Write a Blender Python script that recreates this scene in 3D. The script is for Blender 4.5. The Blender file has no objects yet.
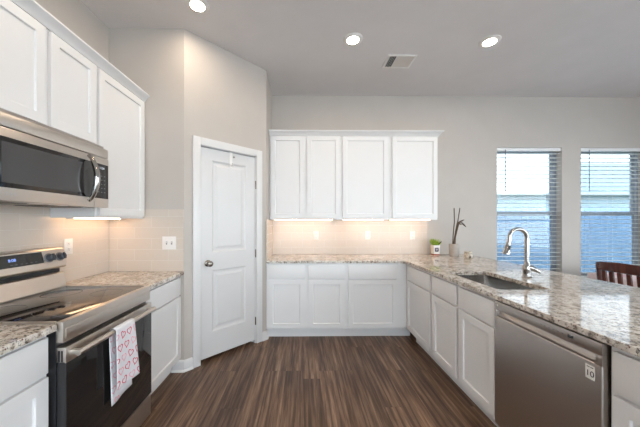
import bpy, bmesh, math, random
from mathutils import Vector, Matrix
random.seed(7)
PI = math.pi
SC = bpy.context.scene
COL = SC.collection

# ------------------------------------------------------------------ camera
cam_d = bpy.data.cameras.new('camera')
cam = bpy.data.objects.new('camera', cam_d); COL.objects.link(cam)
cam_d.sensor_width = 36.0
cam_d.lens = 266.2 / 640 * 36.0
cam_d.shift_x = (320 - 306.0) / 640
cam_d.shift_y = (222.0 - 213.5) / 640
cam_d.clip_start = 0.02
cam.location = (0, 0, 1.363)
cam.rotation_euler = (PI / 2, 0, -0.013)
SC.camera = cam

# ------------------------------------------------------------------ world / exposure
SC.view_settings.view_transform = 'Standard'
SC.view_settings.look = 'None'
SC.view_settings.gamma = 1.0
SC.view_settings.use_curve_mapping = False
SC.view_settings.exposure = -0.07
W = bpy.data.worlds.new('sky'); SC.world = W
W.use_nodes = True
wn = W.node_tree.nodes; wl = W.node_tree.links
bg = wn['Background']
SKY_STRENGTH = 10.0; SKY_BACK = 3.4
tc = wn.new('ShaderNodeTexCoord'); sx = wn.new('ShaderNodeSeparateXYZ')
rmp = wn.new('ShaderNodeValToRGB')
wl.new(tc.outputs['Generated'], sx.inputs[0]); wl.new(sx.outputs['Z'], rmp.inputs[0])
rmp.color_ramp.elements[0].position = 0.0; rmp.color_ramp.elements[0].color = (0.90, 0.95, 1.0, 1)
rmp.color_ramp.elements[1].position = 0.7; rmp.color_ramp.elements[1].color = (0.74, 0.86, 1.0, 1)
wl.new(rmp.outputs[0], bg.inputs['Color'])
# the sky is brighter towards the sun side (behind the camera) than over the back garden
mrg = wn.new('ShaderNodeMapRange'); wl.new(sx.outputs['Y'], mrg.inputs[0])
mrg.inputs[1].default_value = -0.5; mrg.inputs[2].default_value = 0.7; mrg.inputs[3].default_value = SKY_STRENGTH; mrg.inputs[4].default_value = SKY_BACK
wl.new(mrg.outputs[0], bg.inputs['Strength'])
CAN_STRENGTH = 220.0        # ceiling downlight lens
STRIP_STRENGTH = 13.5      # under-cabinet strip lens
try:
    SC.cycles.max_bounces = 10
    SC.cycles.diffuse_bounces = 6
    SC.cycles.sample_clamp_indirect = 6.0
    SC.cycles.use_denoising = True
except Exception:
    pass

# ------------------------------------------------------------------ material helpers
def new_mat(name):
    m = bpy.data.materials.new(name); m.use_nodes = True
    nt = m.node_tree
    return m, nt, nt.nodes, nt.links, nt.nodes['Principled BSDF']

def setb(b, col=None, rough=None, metal=None, spec=None, coat=None, trans=None, ior=None):
    if col is not None: b.inputs['Base Color'].default_value = (*col, 1)
    if rough is not None: b.inputs['Roughness'].default_value = rough
    if metal is not None: b.inputs['Metallic'].default_value = metal
    if spec is not None: b.inputs['Specular IOR Level'].default_value = spec
    if coat is not None: b.inputs['Coat Weight'].default_value = coat
    if trans is not None: b.inputs['Transmission Weight'].default_value = trans
    if ior is not None: b.inputs['IOR'].default_value = ior

def coords(n, l, world=True, scale=(1, 1, 1), rot=(0, 0, 0)):
    mp = n.new('ShaderNodeMapping')
    if world:
        g = n.new('ShaderNodeNewGeometry'); l.new(g.outputs['Position'], mp.inputs['Vector'])
    else:
        t = n.new('ShaderNodeTexCoord'); l.new(t.outputs['Object'], mp.inputs['Vector'])
    mp.inputs['Scale'].default_value = scale; mp.inputs['Rotation'].default_value = rot
    return mp.outputs['Vector']

def noise(n, l, vec, scale, detail=3, rough=0.5):
    t = n.new('ShaderNodeTexNoise'); l.new(vec, t.inputs['Vector'])
    t.inputs['Scale'].default_value = scale; t.inputs['Detail'].default_value = detail
    t.inputs['Roughness'].default_value = rough
    return t.outputs['Fac']

def ramp(n, l, fac, stops):
    r = n.new('ShaderNodeValToRGB'); l.new(fac, r.inputs[0])
    el = r.color_ramp.elements
    while len(el) < len(stops): el.new(0.5)
    for e, (p, c) in zip(el, stops):
        e.position = p; e.color = (*c, 1)
    return r.outputs[0]

def mixc(n, l, fac, a, b, mode='MIX'):
    m = n.new('ShaderNodeMix'); m.data_type = 'RGBA'; m.blend_type = mode
    for s, v in ((0, fac), (6, a), (7, b)):
        if isinstance(v, (int, float)): m.inputs[s].default_value = v
        elif isinstance(v, tuple): m.inputs[s].default_value = (*v, 1)
        else: l.new(v, m.inputs[s])
    return m.outputs[2]

def bump(n, l, b, h, strength, dist=0.002):
    bp = n.new('ShaderNodeBump'); l.new(h, bp.inputs['Height'])
    bp.inputs['Strength'].default_value = strength; bp.inputs['Distance'].default_value = dist
    l.new(bp.outputs[0], b.inputs['Normal'])

def paint(name, col, rough=0.5, var=0.03, nscale=6, bstr=0.0, bscale=180, spec=0.5, world=True):
    m, nt, n, l, b = new_mat(name); setb(b, col, rough, spec=spec)
    v = coords(n, l, world)
    f = noise(n, l, v, nscale, 3)
    dk = tuple(c * (1 - var) for c in col); lt = tuple(min(1, c * (1 + var)) for c in col)
    l.new(ramp(n, l, f, [(0.3, dk), (0.7, lt)]), b.inputs['Base Color'])
    if bstr: bump(n, l, b, noise(n, l, v, bscale, 2), bstr, 0.001)
    return m

def metal(name, col, rough=0.28, axis='y', brushed=0.08):
    m, nt, n, l, b = new_mat(name); setb(b, col, rough, 1.0)
    sc = {'x': (3, 400, 400), 'y': (400, 3, 400), 'z': (400, 400, 3)}[axis]
    f = noise(n, l, coords(n, l, False, sc), 1.0, 2)
    mr = n.new('ShaderNodeMapRange'); l.new(f, mr.inputs[0])
    mr.inputs[3].default_value = rough - brushed; mr.inputs[4].default_value = rough + brushed
    l.new(mr.outputs[0], b.inputs['Roughness'])
    return m

def emit(name, col, strength):
    m, nt, n, l, b = new_mat(name); setb(b, (0.5, 0.5, 0.5), 0.4)
    b.inputs['Emission Color'].default_value = (*col, 1)
    b.inputs['Emission Strength'].default_value = strength
    return m

def wood_floor():
    m, nt, n, l, b = new_mat('plank_floor')
    v = coords(n, l, True, (1, 1, 1), (0, 0, PI / 2))
    br = n.new('ShaderNodeTexBrick'); l.new(v, br.inputs['Vector'])
    br.offset = 0.37; br.offset_frequency = 3; br.squash = 0.8; br.squash_frequency = 4
    for k, val in (('Scale', 1.0), ('Mortar Size', 0.0008), ('Mortar Smooth', 0.1), ('Bias', 0.0), ('Brick Width', 1.22), ('Row Height', 0.152)):
        br.inputs[k].default_value = val
    br.inputs['Color1'].default_value = (0.0, 0.0, 0.0, 1); br.inputs['Color2'].default_value = (1, 1, 1, 1)
    br.inputs['Mortar'].default_value = (0.3, 0.3, 0.3, 1)
    # shift the grain per plank
    g = n.new('ShaderNodeNewGeometry'); add = n.new('ShaderNodeVectorMath'); add.operation = 'ADD'
    sc = n.new('ShaderNodeVectorMath'); sc.operation = 'SCALE'; l.new(br.outputs['Color'], sc.inputs[0]); sc.inputs['Scale'].default_value = 7.0
    l.new(g.outputs['Position'], add.inputs[0]); l.new(sc.outputs[0], add.inputs[1])
    mp = n.new('ShaderNodeMapping'); l.new(add.outputs[0], mp.inputs['Vector']); mp.inputs['Scale'].default_value = (36, 1.6, 1)
    f1 = noise(n, l, mp.outputs[0], 1.0, 5, 0.62)
    mp2 = n.new('ShaderNodeMapping'); l.new(add.outputs[0], mp2.inputs['Vector']); mp2.inputs['Scale'].default_value = (120, 5, 1)
    f2 = noise(n, l, mp2.outputs[0], 1.0, 3, 0.6)
    c1 = ramp(n, l, f1, [(0.28, (0.040, 0.022, 0.014)), (0.44, (0.105, 0.060, 0.038)), (0.55, (0.205, 0.125, 0.080)), (0.70, (0.36, 0.245, 0.17))])
    c2 = mixc(n, l, 0.5, c1, ramp(n, l, f2, [(0.3, (0.25, 0.25, 0.25)), (0.7, (1, 1, 1))]), 'MULTIPLY')
    tone = ramp(n, l, br.outputs['Color'], [(0.0, (0.78, 0.74, 0.70)), (1.0, (1.22, 1.2, 1.18))])
    c3 = mixc(n, l, 1.0, c2, tone, 'MULTIPLY')
    c4 = mixc(n, l, br.outputs['Fac'], c3, (0.045, 0.028, 0.02))
    l.new(c4, b.inputs['Base Color'])
    setb(b, rough=0.36, spec=0.4)
    bump(n, l, b, f2, 0.15, 0.0006)
    return m

def granite():
    m, nt, n, l, b = new_mat('granite')
    v = coords(n, l, True)
    big = noise(n, l, v, 5.5, 6, 0.65)
    mid = noise(n, l, v, 30, 5, 0.7)
    fine = noise(n, l, v, 62, 4, 0.75)
    c = ramp(n, l, mid, [(0.30, (0.13, 0.11, 0.10)), (0.41, (0.38, 0.32, 0.27)), (0.49, (0.68, 0.63, 0.57)), (0.66, (0.80, 0.77, 0.73)), (0.8, (0.45, 0.42, 0.41))])
    d = ramp(n, l, big, [(0.34, (0.52, 0.48, 0.45)), (0.5, (0.92, 0.90, 0.87)), (0.66, (1.05, 1.02, 0.98))])
    e = mixc(n, l, 0.8, c, d, 'MULTIPLY')
    s = ramp(n, l, fine, [(0.38, (0.03, 0.025, 0.025)), (0.47, (1, 1, 1))])
    e2 = mixc(n, l, 0.85, e, s, 'MULTIPLY')
    vo = n.new('ShaderNodeTexVoronoi'); l.new(v, vo.inputs['Vector']); vo.inputs['Scale'].default_value = 45
    garnet = ramp(n, l, vo.outputs['Distance'], [(0.12, (1, 1, 1)), (0.2, (0, 0, 0))])
    e3 = mixc(n, l, garnet, e2, (0.16, 0.06, 0.05))
    l.new(e3, b.inputs['Base Color'])
    setb(b, rough=0.06, spec=0.8)
    return m

def tile(name, axis):
    m, nt, n, l, b = new_mat(name)
    g = n.new('ShaderNodeNewGeometry'); s = n.new('ShaderNodeSeparateXYZ'); l.new(g.outputs['Position'], s.inputs[0])
    cb = n.new('ShaderNodeCombineXYZ'); l.new(s.outputs[axis], cb.inputs[0])
    sub = n.new('ShaderNodeMath'); sub.operation = 'SUBTRACT'; l.new(s.outputs['Z'], sub.inputs[0]); sub.inputs[1].default_value = 0.914
    l.new(sub.outputs[0], cb.inputs[1])
    br = n.new('ShaderNodeTexBrick'); l.new(cb.outputs[0], br.inputs['Vector']); br.offset = 0.5
    for k, val in (('Scale', 1.0), ('Mortar Size', 0.0016), ('Mortar Smooth', 0.3), ('Bias', 0.0), ('Brick Width', 0.305), ('Row Height', 0.1)):
        br.inputs[k].default_value = val
    br.inputs['Color1'].default_value = (0.60, 0.525, 0.455, 1); br.inputs['Color2'].default_value = (0.62, 0.545, 0.475, 1)
    br.inputs['Mortar'].default_value = (0.68, 0.64, 0.59, 1)
    l.new(br.outputs['Color'], b.inputs['Base Color'])
    setb(b, rough=0.16, spec=0.5)
    w = noise(n, l, cb.outputs[0], 22, 2)
    mm = n.new('ShaderNodeMath'); mm.operation = 'SUBTRACT'; l.new(w, mm.inputs[0]); l.new(br.outputs['Fac'], mm.inputs[1])
    bump(n, l, b, mm.outputs[0], 0.45, 0.003)
    return m

def glass_mat(name):
    m, nt, n, l, b = new_mat(name)
    n.remove(b)
    out = n['Material Output']
    tr = n.new('ShaderNodeBsdfTransparent'); gl = n.new('ShaderNodeBsdfGlossy'); mx = n.new('ShaderNodeMixShader')
    tr.inputs[0].default_value = (0.93, 0.96, 0.97, 1); gl.inputs['Roughness'].default_value = 0.02
    lw = n.new('ShaderNodeLayerWeight'); lw.inputs[0].default_value = 0.5
    pw = n.new('ShaderNodeMath'); pw.operation = 'POWER'; l.new(lw.outputs['Facing'], pw.inputs[0]); pw.inputs[1].default_value = 4.0
    ma = n.new('ShaderNodeMath'); ma.operation = 'MULTIPLY_ADD'; l.new(pw.outputs[0], ma.inputs[0]); ma.inputs[1].default_value = 0.7; ma.inputs[2].default_value = 0.03
    l.new(ma.outputs[0], mx.inputs[0]); l.new(tr.outputs[0], mx.inputs[1]); l.new(gl.outputs[0], mx.inputs[2])
    l.new(mx.outputs[0], out.inputs['Surface'])
    return m

def screen_mat(name):
    m, nt, n, l, b = new_mat(name)
    out = n['Material Output']; setb(b, (0.03, 0.035, 0.04), 0.8)
    tr = n.new('ShaderNodeBsdfTransparent'); mx = n.new('ShaderNodeMixShader'); mx.inputs[0].default_value = 0.36
    l.new(tr.outputs[0], mx.inputs[1]); l.new(b.outputs[0], mx.inputs[2]); l.new(mx.outputs[0], out.inputs['Surface'])
    return m

def fence_mat():
    m, nt, n, l, b = new_mat('weathered_daylight_boards'); setb(b, rough=0.85)
    f = noise(n, l, coords(n, l, True, (14, 14, 1.2)), 1.0, 4)
    l.new(ramp(n, l, f, [(0.3, (0.13, 0.23, 0.37)), (0.7, (0.19, 0.32, 0.48))]), b.inputs['Base Color'])  # the blue of outdoor daylight is put into the board colour
    return m

def cherry_mat():
    m, nt, n, l, b = new_mat('cherry_wood'); setb(b, rough=0.25, coat=0.3)
    f = noise(n, l, coords(n, l, False, (30, 30, 3)), 1.0, 4)
    l.new(ramp(n, l, f, [(0.3, (0.040, 0.009, 0.006)), (0.7, (0.120, 0.028, 0.016))]), b.inputs['Base Color'])
    return m

def siding_mat(name, c0, c1, freq):
    m, nt, n, l, b = new_mat(name); setb(b, rough=0.7)
    wv = n.new('ShaderNodeTexWave'); wv.wave_type = 'BANDS'; wv.bands_direction = 'Z'; wv.wave_profile = 'SAW'
    l.new(coords(n, l, True), wv.inputs['Vector']); wv.inputs['Scale'].default_value = freq
    l.new(ramp(n, l, wv.outputs['Fac'], [(0.0, c0), (0.9, c1)]), b.inputs['Base Color'])
    bump(n, l, b, wv.outputs['Fac'], 0.4, 0.01)
    return m

M = {}
M['wall'] = paint('greige_wall_paint', (0.495, 0.452, 0.412), 0.65, 0.02, 4, 0.06)
M['ceil'] = paint('ceiling_paint', (0.72, 0.70, 0.70), 0.75, 0.02, 4, 0.08)
M['white'] = paint('white_cabinet_paint', (0.74, 0.735, 0.735), 0.42, 0.01, 3)
M['trim'] = paint('white_trim_paint', (0.68, 0.67, 0.665), 0.32, 0.01, 3)
M['door'] = paint('white_door_paint', (0.64, 0.63, 0.625), 0.34, 0.01, 3)
M['floor'] = wood_floor()
M['granite'] = granite()
M['tile_y'] = tile('subway_tile_side', 'Y'); M['tile_x'] = tile('subway_tile_end', 'X')
M['steel'] = metal('brushed_steel', (0.62, 0.575, 0.53), 0.33, 'y')
M['steel_d'] = metal('dark_brushed_steel', (0.47, 0.43, 0.40), 0.34, 'y')
M['sink'] = metal('sink_steel', (0.46, 0.445, 0.43), 0.22, 'x', 0.05)
M['chrome'] = metal('chrome', (0.40, 0.385, 0.37), 0.10, 'z', 0.03)
M['nickel'] = metal('satin_nickel', (0.30, 0.265, 0.235), 0.25, 'z', 0.05)
M['blackglass'] = paint('black_glass', (0.012, 0.011, 0.011), 0.05, 0.0, 2, spec=0.6)
M['cooktop'] = paint('cooktop_glass', (0.018, 0.014, 0.012), 0.06, 0.0, 2, spec=0.9)
M['mwglass'] = paint('microwave_window_glass', (0.035, 0.033, 0.033), 0.08, 0.0, 2, spec=0.7)
M['black'] = paint('black_enamel', (0.015, 0.015, 0.017), 0.35, 0.0, 2)
M['dark'] = paint('dark_gap', (0.02, 0.02, 0.022), 0.6, 0.0, 2)
M['grey'] = paint('grey_plastic', (0.20, 0.20, 0.21), 0.4, 0.0, 2)
M['plastic'] = paint('white_plastic', (0.80, 0.78, 0.76), 0.3, 0.0, 2)
M['knob'] = paint('charcoal_knob', (0.06, 0.065, 0.075), 0.25, 0.0, 2)
M['ring'] = paint('burner_print', (0.10, 0.10, 0.10), 0.15, 0.0, 2)
M['glass'] = glass_mat('window_glass'); M['screen'] = screen_mat('insect_screen')
M['wframe'] = paint('shaded_window_frame', (0.24, 0.27, 0.31), 0.5, 0.02, 3)  # backlit shade and blue daylight put into the frame colour
M['blind'] = paint('white_blind_slat', (0.78, 0.78, 0.77), 0.45, 0.01, 3)
M['cord'] = paint('blind_cord', (0.55, 0.55, 0.55), 0.7, 0.0, 3)
M['wand'] = paint('clear_grey_wand', (0.16, 0.17, 0.19), 0.3, 0.0, 3)
M['cherry'] = cherry_mat()
M['fence'] = fence_mat()
M['siding'] = siding_mat('pale_siding', (0.13, 0.185, 0.23), (0.17, 0.235, 0.28), 2.2)
M['shingle'] = siding_mat('grey_shingles', (0.14, 0.17, 0.20), (0.20, 0.23, 0.26), 2.0)
M['grass'] = paint('lawn', (0.10, 0.15, 0.06), 0.9, 0.35, 18, 0.3, 60)
M['concrete'] = paint('pale_bounce_concrete', (0.55, 0.53, 0.50), 0.8, 0.08, 3)
M['lens'] = emit('downlight_lens', (1.0, 0.82, 0.63), CAN_STRENGTH)
M['striplens'] = emit('strip_lens', (1.0, 0.62, 0.34), STRIP_STRENGTH)
M['blueled'] = emit('blue_display_digits', (0.06, 0.25, 1.0), 1.1)
M['paleled'] = emit('pale_display_digits', (0.55, 0.75, 1.0), 0.35)
M['towel'] = paint('white_towel_cloth', (0.74, 0.73, 0.76), 0.9, 0.03, 30, 0.5, 900, world=False)
M['heart'] = paint('pink_heart_print', (0.62, 0.07, 0.13), 0.9, 0.1, 60, world=False)
M['heartlight'] = paint('pale_pink_heart_print', (0.80, 0.36, 0.42), 0.9, 0.1, 60, world=False)
M['cloth'] = paint('pale_pink_tablecloth', (0.78, 0.66, 0.68), 0.9, 0.05, 40, 0.4, 500)
M['leaf'] = paint('succulent_leaf', (0.30, 0.45, 0.05), 0.5, 0.35, 60, world=False)
M['pot'] = paint('white_glazed_pot', (0.80, 0.77, 0.72), 0.2, 0.01, 8, world=False)
M['purple'] = paint('dark_purple_emblem', (0.035, 0.02, 0.07), 0.4, 0.0, 8, world=False)
M['redband'] = paint('brick_red_band', (0.34, 0.07, 0.03), 0.5, 0.1, 20, world=False)
M['stone'] = paint('pale_stone_vase', (0.40, 0.36, 0.325), 0.5, 0.08, 25, 0.2, 90, world=False)
M['twig'] = paint('brown_twig', (0.085, 0.055, 0.035), 0.8, 0.3, 50, world=False)
M['candle'] = paint('cream_candle_jar', (0.52, 0.46, 0.38), 0.5, 0.45, 55, 0.4, 90, world=False)
M['paper'] = paint('white_sticker', (0.80, 0.79, 0.77), 0.5, 0.0, 8, world=False)
M['ink'] = paint('black_ink', (0.02, 0.02, 0.02), 0.5, 0.0, 8, world=False)
M['rubber'] = paint('black_rubber', (0.02, 0.02, 0.02), 0.7, 0.0, 8, world=False)
M['filter'] = metal('grease_filter', (0.22, 0.21, 0.20), 0.4, 'y')

# ------------------------------------------------------------------ mesh helpers
class MB:
    def __init__(s): s.bm = bmesh.new(); s.mi = 0
    def _new(s, faces):
        for f in faces: f.material_index = s.mi
    def box(s, x0, x1, y0, y1, z0, z1, bev=0.0, seg=2):
        b2 = bmesh.new()
        vs = [b2.verts.new((x, y, z)) for x in (min(x0, x1), max(x0, x1)) for y in (min(y0, y1), max(y0, y1)) for z in (min(z0, z1), max(z0, z1))]
        for f in ((0, 1, 3, 2), (4, 6, 7, 5), (0, 4, 5, 1), (2, 3, 7, 6), (0, 2, 6, 4), (1, 5, 7, 3)):
            b2.faces.new([vs[i] for i in f])
        if bev: bmesh.ops.bevel(b2, geom=b2.edges[:], offset=bev, segments=seg, profile=0.6, affect='EDGES')
        return s.merge(b2)
    def merge(s, b2, mat=None):
        if mat is not None: b2.transform(mat)
        bmesh.ops.recalc_face_normals(b2, faces=b2.faces[:])
        mp = {v: s.bm.verts.new(v.co) for v in b2.verts}
        for f in b2.faces:
            try:
                nf = s.bm.faces.new([mp[v] for v in f.verts]); nf.material_index = s.mi
            except ValueError: pass
        b2.free(); return s
    def prism(s, pts, a0, a1, axis='y', bev=0.0):
        """closed polygon pts (u,v) extruded along axis from a0 to a1; x:(y,z) y:(x,z) z:(x,y)"""
        def P(u, v, a): return {'x': (a, u, v), 'y': (u, a, v), 'z': (u, v, a)}[axis]
        b2 = bmesh.new()
        A = [b2.verts.new(P(u, v, a0)) for u, v in pts]; B = [b2.verts.new(P(u, v, a1)) for u, v in pts]
        n = len(pts)
        b2.faces.new(A); b2.faces.new(B[::-1])
        for i in range(n): b2.faces.new((A[i], A[(i + 1) % n], B[(i + 1) % n], B[i]))
        if bev: bmesh.ops.bevel(b2, geom=b2.edges[:], offset=bev, segments=2, profile=0.6, affect='EDGES')
        return s.merge(b2)
    def loft(s, rings, cap0=True, cap1=True, closed=True):
        b2 = bmesh.new()
        R = [[b2.verts.new(p) for p in r] for r in rings]
        n = len(rings[0])
        for a, b in zip(R, R[1:]):
            for i in range(n if closed else n - 1):
                b2.faces.new((a[i], a[(i + 1) % n], b[(i + 1) % n], b[i]))
        if cap0: b2.faces.new(R[0][::-1])
        if cap1: b2.faces.new(R[-1])
        return s.merge(b2)
    def lathe(s, prof, seg=32, mat=None):
        """prof list of (r,z) about z axis; ends closed when r=0 or capped"""
        b2 = bmesh.new(); R = []
        for r, z in prof:
            if r < 1e-6: R.append([b2.verts.new((0, 0, z))])
            else: R.append([b2.verts.new((r * math.cos(2 * PI * i / seg), r * math.sin(2 * PI * i / seg), z)) for i in range(seg)])
        for a, b in zip(R, R[1:]):
            for i in range(seg):
                j = (i + 1) % seg
                if len(a) == 1 and len(b) == 1: continue
                if len(a) == 1: b2.faces.new((a[0], b[j], b[i]))
                elif len(b) == 1: b2.faces.new((a[i], a[j], b[0]))
                else: b2.faces.new((a[i], a[j], b[j], b[i]))
        return s.merge(b2, mat)
    def tube(s, pts, rad, seg=16, flat=1.0):
        pts = [Vector(p) for p in pts]
        if not isinstance(rad, (list, tuple)): rad = [rad] * len(pts)
        rings = []; up = None
        for i, p in enumerate(pts):
            t = (pts[min(i + 1, len(pts) - 1)] - pts[max(i - 1, 0)]).normalized()
            if up is None:
                up = Vector((0, 0, 1)) if abs(t.z) < 0.9 else Vector((1, 0, 0))
            u = (up - t * up.dot(t)).normalized(); w = t.cross(u); up = u
            rings.append([tuple(p + rad[i] * (math.cos(2 * PI * k / seg) * u * flat + math.sin(2 * PI * k / seg) * w)) for k in range(seg)])
        return s.loft(rings)
    def build(s, name, mats, parent=None, smooth=40, loc=None, rot=0.0, bevel=0.0):
        me = bpy.data.meshes.new(name); s.bm.to_mesh(me); s.bm.free()
        for m in (mats if isinstance(mats, (list, tuple)) else [mats]): me.materials.append(M[m] if isinstance(m, str) else m)
        if smooth:
            me.polygons.foreach_set('use_smooth', [True] * len(me.polygons))
            me.set_sharp_from_angle(angle=math.radians(smooth))
        o = bpy.data.objects.new(name, me); COL.objects.link(o)
        if parent: o.parent = parent
        if loc is not None: o.location = loc
        if rot: o.rotation_euler = (0, 0, rot)
        if bevel:
            md = o.modifiers.new('edge', 'BEVEL'); md.width = bevel; md.segments = 2; md.limit_method = 'ANGLE'; md.angle_limit = math.radians(35)
        return o

def tag(o, label, cat, group=None):
    o['label'] = label; o['category'] = cat
    if group: o['group'] = group
    return o
def thing(name, label, cat, loc=(0, 0, 0), rot=0.0, group=None):
    o = bpy.data.objects.new(name, None); COL.objects.link(o)
    o.empty_display_size = 0.1; o.location = loc; o.rotation_euler = (0, 0, rot)
    return tag(o, label, cat, group)
def struct(o):
    o['kind'] = 'structure'; return o
def copy_tree(o, parent=None):
    c = o.copy(); COL.objects.link(c)
    if parent: c.parent = parent
    for ch in list(o.children): copy_tree(ch, c)
    return c
def box(*a, **k): return MB().box(*a, **k)
def text_mesh(txt, size, mat4, name, mat, parent, depth=0.0004):
    cu = bpy.data.curves.new(name, 'FONT'); cu.body = txt; cu.size = size; cu.extrude = depth
    cu.align_x = 'CENTER'; cu.align_y = 'CENTER'
    to = bpy.data.objects.new(name + '_curve', cu); COL.objects.link(to)
    dg = bpy.context.evaluated_depsgraph_get()
    me = bpy.data.meshes.new_from_object(to.evaluated_get(dg)); me.transform(mat4); me.name = name
    bpy.data.objects.remove(to); bpy.data.curves.remove(cu)
    me.materials.clear(); me.materials.append(M[mat])
    o = bpy.data.objects.new(name, me); COL.objects.link(o); o.parent = parent
    return o
def basis(ux, uy, origin):
    ux = Vector(ux).normalized(); uy = Vector(uy).normalized(); uz = ux.cross(uy)
    m = Matrix((ux, uy, uz)).transposed().to_4x4(); m.translation = Vector(origin); return m

# ------------------------------------------------------------------ room dimensions (metres)
YB, XL, H = 3.715, -1.766, 3.13
YR, XC, XD, YD = 2.448, -1.083, -0.423, 3.108
XR, YF = 5.6, -4.2
T = 0.1
WIN = [(2.739, 3.667), (3.939, 4.867)]; WZ0, WZ1 = 0.56, 2.416

# ------------------------------------------------------------------ shell
struct(box(XL - T, XR + T, YF - T, YB + 0.14, -0.06, 0).build('floor', 'floor', smooth=0))
struct(box(XL - T, XR + T, YF - T, YB + 0.14, H, H + 0.08).build('ceiling', 'ceil', smooth=0))
struct(box(XL - T, XL, YF, YB + 0.14, 0, H).build('wall_left', 'wall', smooth=0))
struct(MB().prism([(XL, YR), (XC, YR), (XC - 0.0414, YR + T), (XL, YR + T)], 0, H, 'z').build('wall_return', 'wall', smooth=0))
struct(MB().prism([(XD, YD), (XD, YB), (XD - T, YB), (XD - T, YD + 0.0414)], 0, H, 'z').build('wall_pantry_side', 'wall', smooth=0))
# diagonal pantry wall: local frame, x along the wall, -y into the room
DIAG = 0.9334
b = MB(); d0, d1 = 0.145, 0.795
b.prism([(0, 0), (d0, 0), (d0, T), (0.0414, T)][0:4], 0, H, 'z')
b.prism([(d1, 0), (DIAG, 0), (DIAG - 0.0414, T), (d1, T)], 0, H, 'z')
b.box(d0, d1, 0, T, 2.105, H)
struct(b.build('wall_diagonal', 'wall', smooth=0, loc=(XC, YR, 0), rot=PI / 4))
# back wall with two window openings
b = MB()
xs = [XL, WIN[0][0], WIN[0][1], WIN[1][0], WIN[1][1], XR]
for i in range(5):
    if i % 2 == 0: b.box(xs[i], xs[i + 1], YB, YB + 0.14, 0, H)
    else:
        b.box(xs[i], xs[i + 1], YB, YB + 0.14, 0, WZ0); b.box(xs[i], xs[i + 1], YB, YB + 0.14, WZ1, H)
struct(b.build('wall_back', 'wall', smooth=0))
FILL_RY = [(-3.2, -1.0), (-0.4, 1.8)]; b = MB()  # added openings, out of view, to let daylight in from the right
ys = [YF, FILL_RY[0][0], FILL_RY[0][1], FILL_RY[1][0], FILL_RY[1][1], YB + 0.14]
for i in range(5):
    if i % 2 == 0: b.box(XR, XR + T, ys[i], ys[i + 1], 0, H)
    else:
        b.box(XR, XR + T, ys[i], ys[i + 1], 0, 0.12); b.box(XR, XR + T, ys[i], ys[i + 1], 2.75, H)
struct(b.build('wall_right', 'wall', smooth=0))
b = MB(); FILL_RW = [(-1.3, 1.5), (2.0, 5.2)]; RZ0, RZ1 = 0.12, 2.75  # added openings, out of view, for daylight from behind
xs = [XL, FILL_RW[0][0], FILL_RW[0][1], FILL_RW[1][0], FILL_RW[1][1], XR]
for i in range(5):
    if i % 2 == 0: b.box(xs[i], xs[i + 1], YF - T, YF, 0, H)
    else:
        b.box(xs[i], xs[i + 1], YF - T, YF, 0, RZ0); b.box(xs[i], xs[i + 1], YF - T, YF, RZ1, H)
struct(b.build('wall_rear', 'wall', smooth=0))

# ------------------------------------------------------------------ windows
def window(k, x0, x1, z0, z1, y0, mid, screen):
    """double-hung window; y0 = room side of the frame"""
    w = bpy.data.objects.new('window_%d' % k, None); COL.objects.link(w); w.location = ((x0 + x1) / 2, y0, z0); struct(w)
    hw = (x1 - x0) / 2; h = z1 - z0; m = mid - z0
    f = MB(); fw = 0.032
    f.box(-hw, -hw + fw, 0, 0.055, 0, h); f.box(hw - fw, hw, 0, 0.055, 0, h)
    f.box(-hw + fw, hw - fw, 0, 0.055, 0, fw); f.box(-hw + fw, hw - fw, 0, 0.055, h - fw, h)
    f.build('window_frame', 'wframe', w, bevel=0.002)
    for nm, a, c, y in (('lower_sash', fw, m + 0.025, 0.006), ('upper_sash', m - 0.025, h - fw, 0.03)):
        s = MB(); s0 = -hw + fw; s1 = hw - fw; sw = 0.032
        s.box(s0, s0 + sw, y, y + 0.022, a, c); s.box(s1 - sw, s1, y, y + 0.022, a, c)
        s.box(s0 + sw, s1 - sw, y, y + 0.022, a, a + sw); s.box(s0 + sw, s1 - sw, y, y + 0.022, c - sw, c)
        so = s.build(nm, 'wframe', w)
        g = MB(); g.box(s0 + sw, s1 - sw, y + 0.009, y + 0.012, a + sw, c - sw)
        g.build('pane', 'glass', so, smooth=0)
    if screen:
        box(-hw + fw, hw - fw, 0.058, 0.059, fw, m).build('insect_screen', 'screen', w, smooth=0)
    return w
for i, (x0, x1) in enumerate(WIN): window(i + 1, x0, x1, WZ0, WZ1, YB + 0.085, 1.485, True)
for i, (x0, x1) in enumerate(FILL_RW): window(i + 3, x0, x1, RZ0, RZ1, YF - 0.08, 1.4, False)  # unseen rear windows, added to brighten the room with daylight
for i, (y0, y1) in enumerate(FILL_RY):
    w = window(i + 5, y0, y1, 0.12, 2.75, 0, 1.4, False); w.location = (XR + 0.08, (y0 + y1) / 2, 0.12); w.rotation_euler = (0, 0, PI / 2)  # unseen side windows, added for more daylight
for i, (x0, x1) in enumerate(WIN):
    struct(box(x0 - 0.03, x1 + 0.03, YB - 0.03, YB + 0.0, WZ0 - 0.03, WZ0 - 0.002, bev=0.004).build('trim_%d' % (i + 3), 'trim'))

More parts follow.
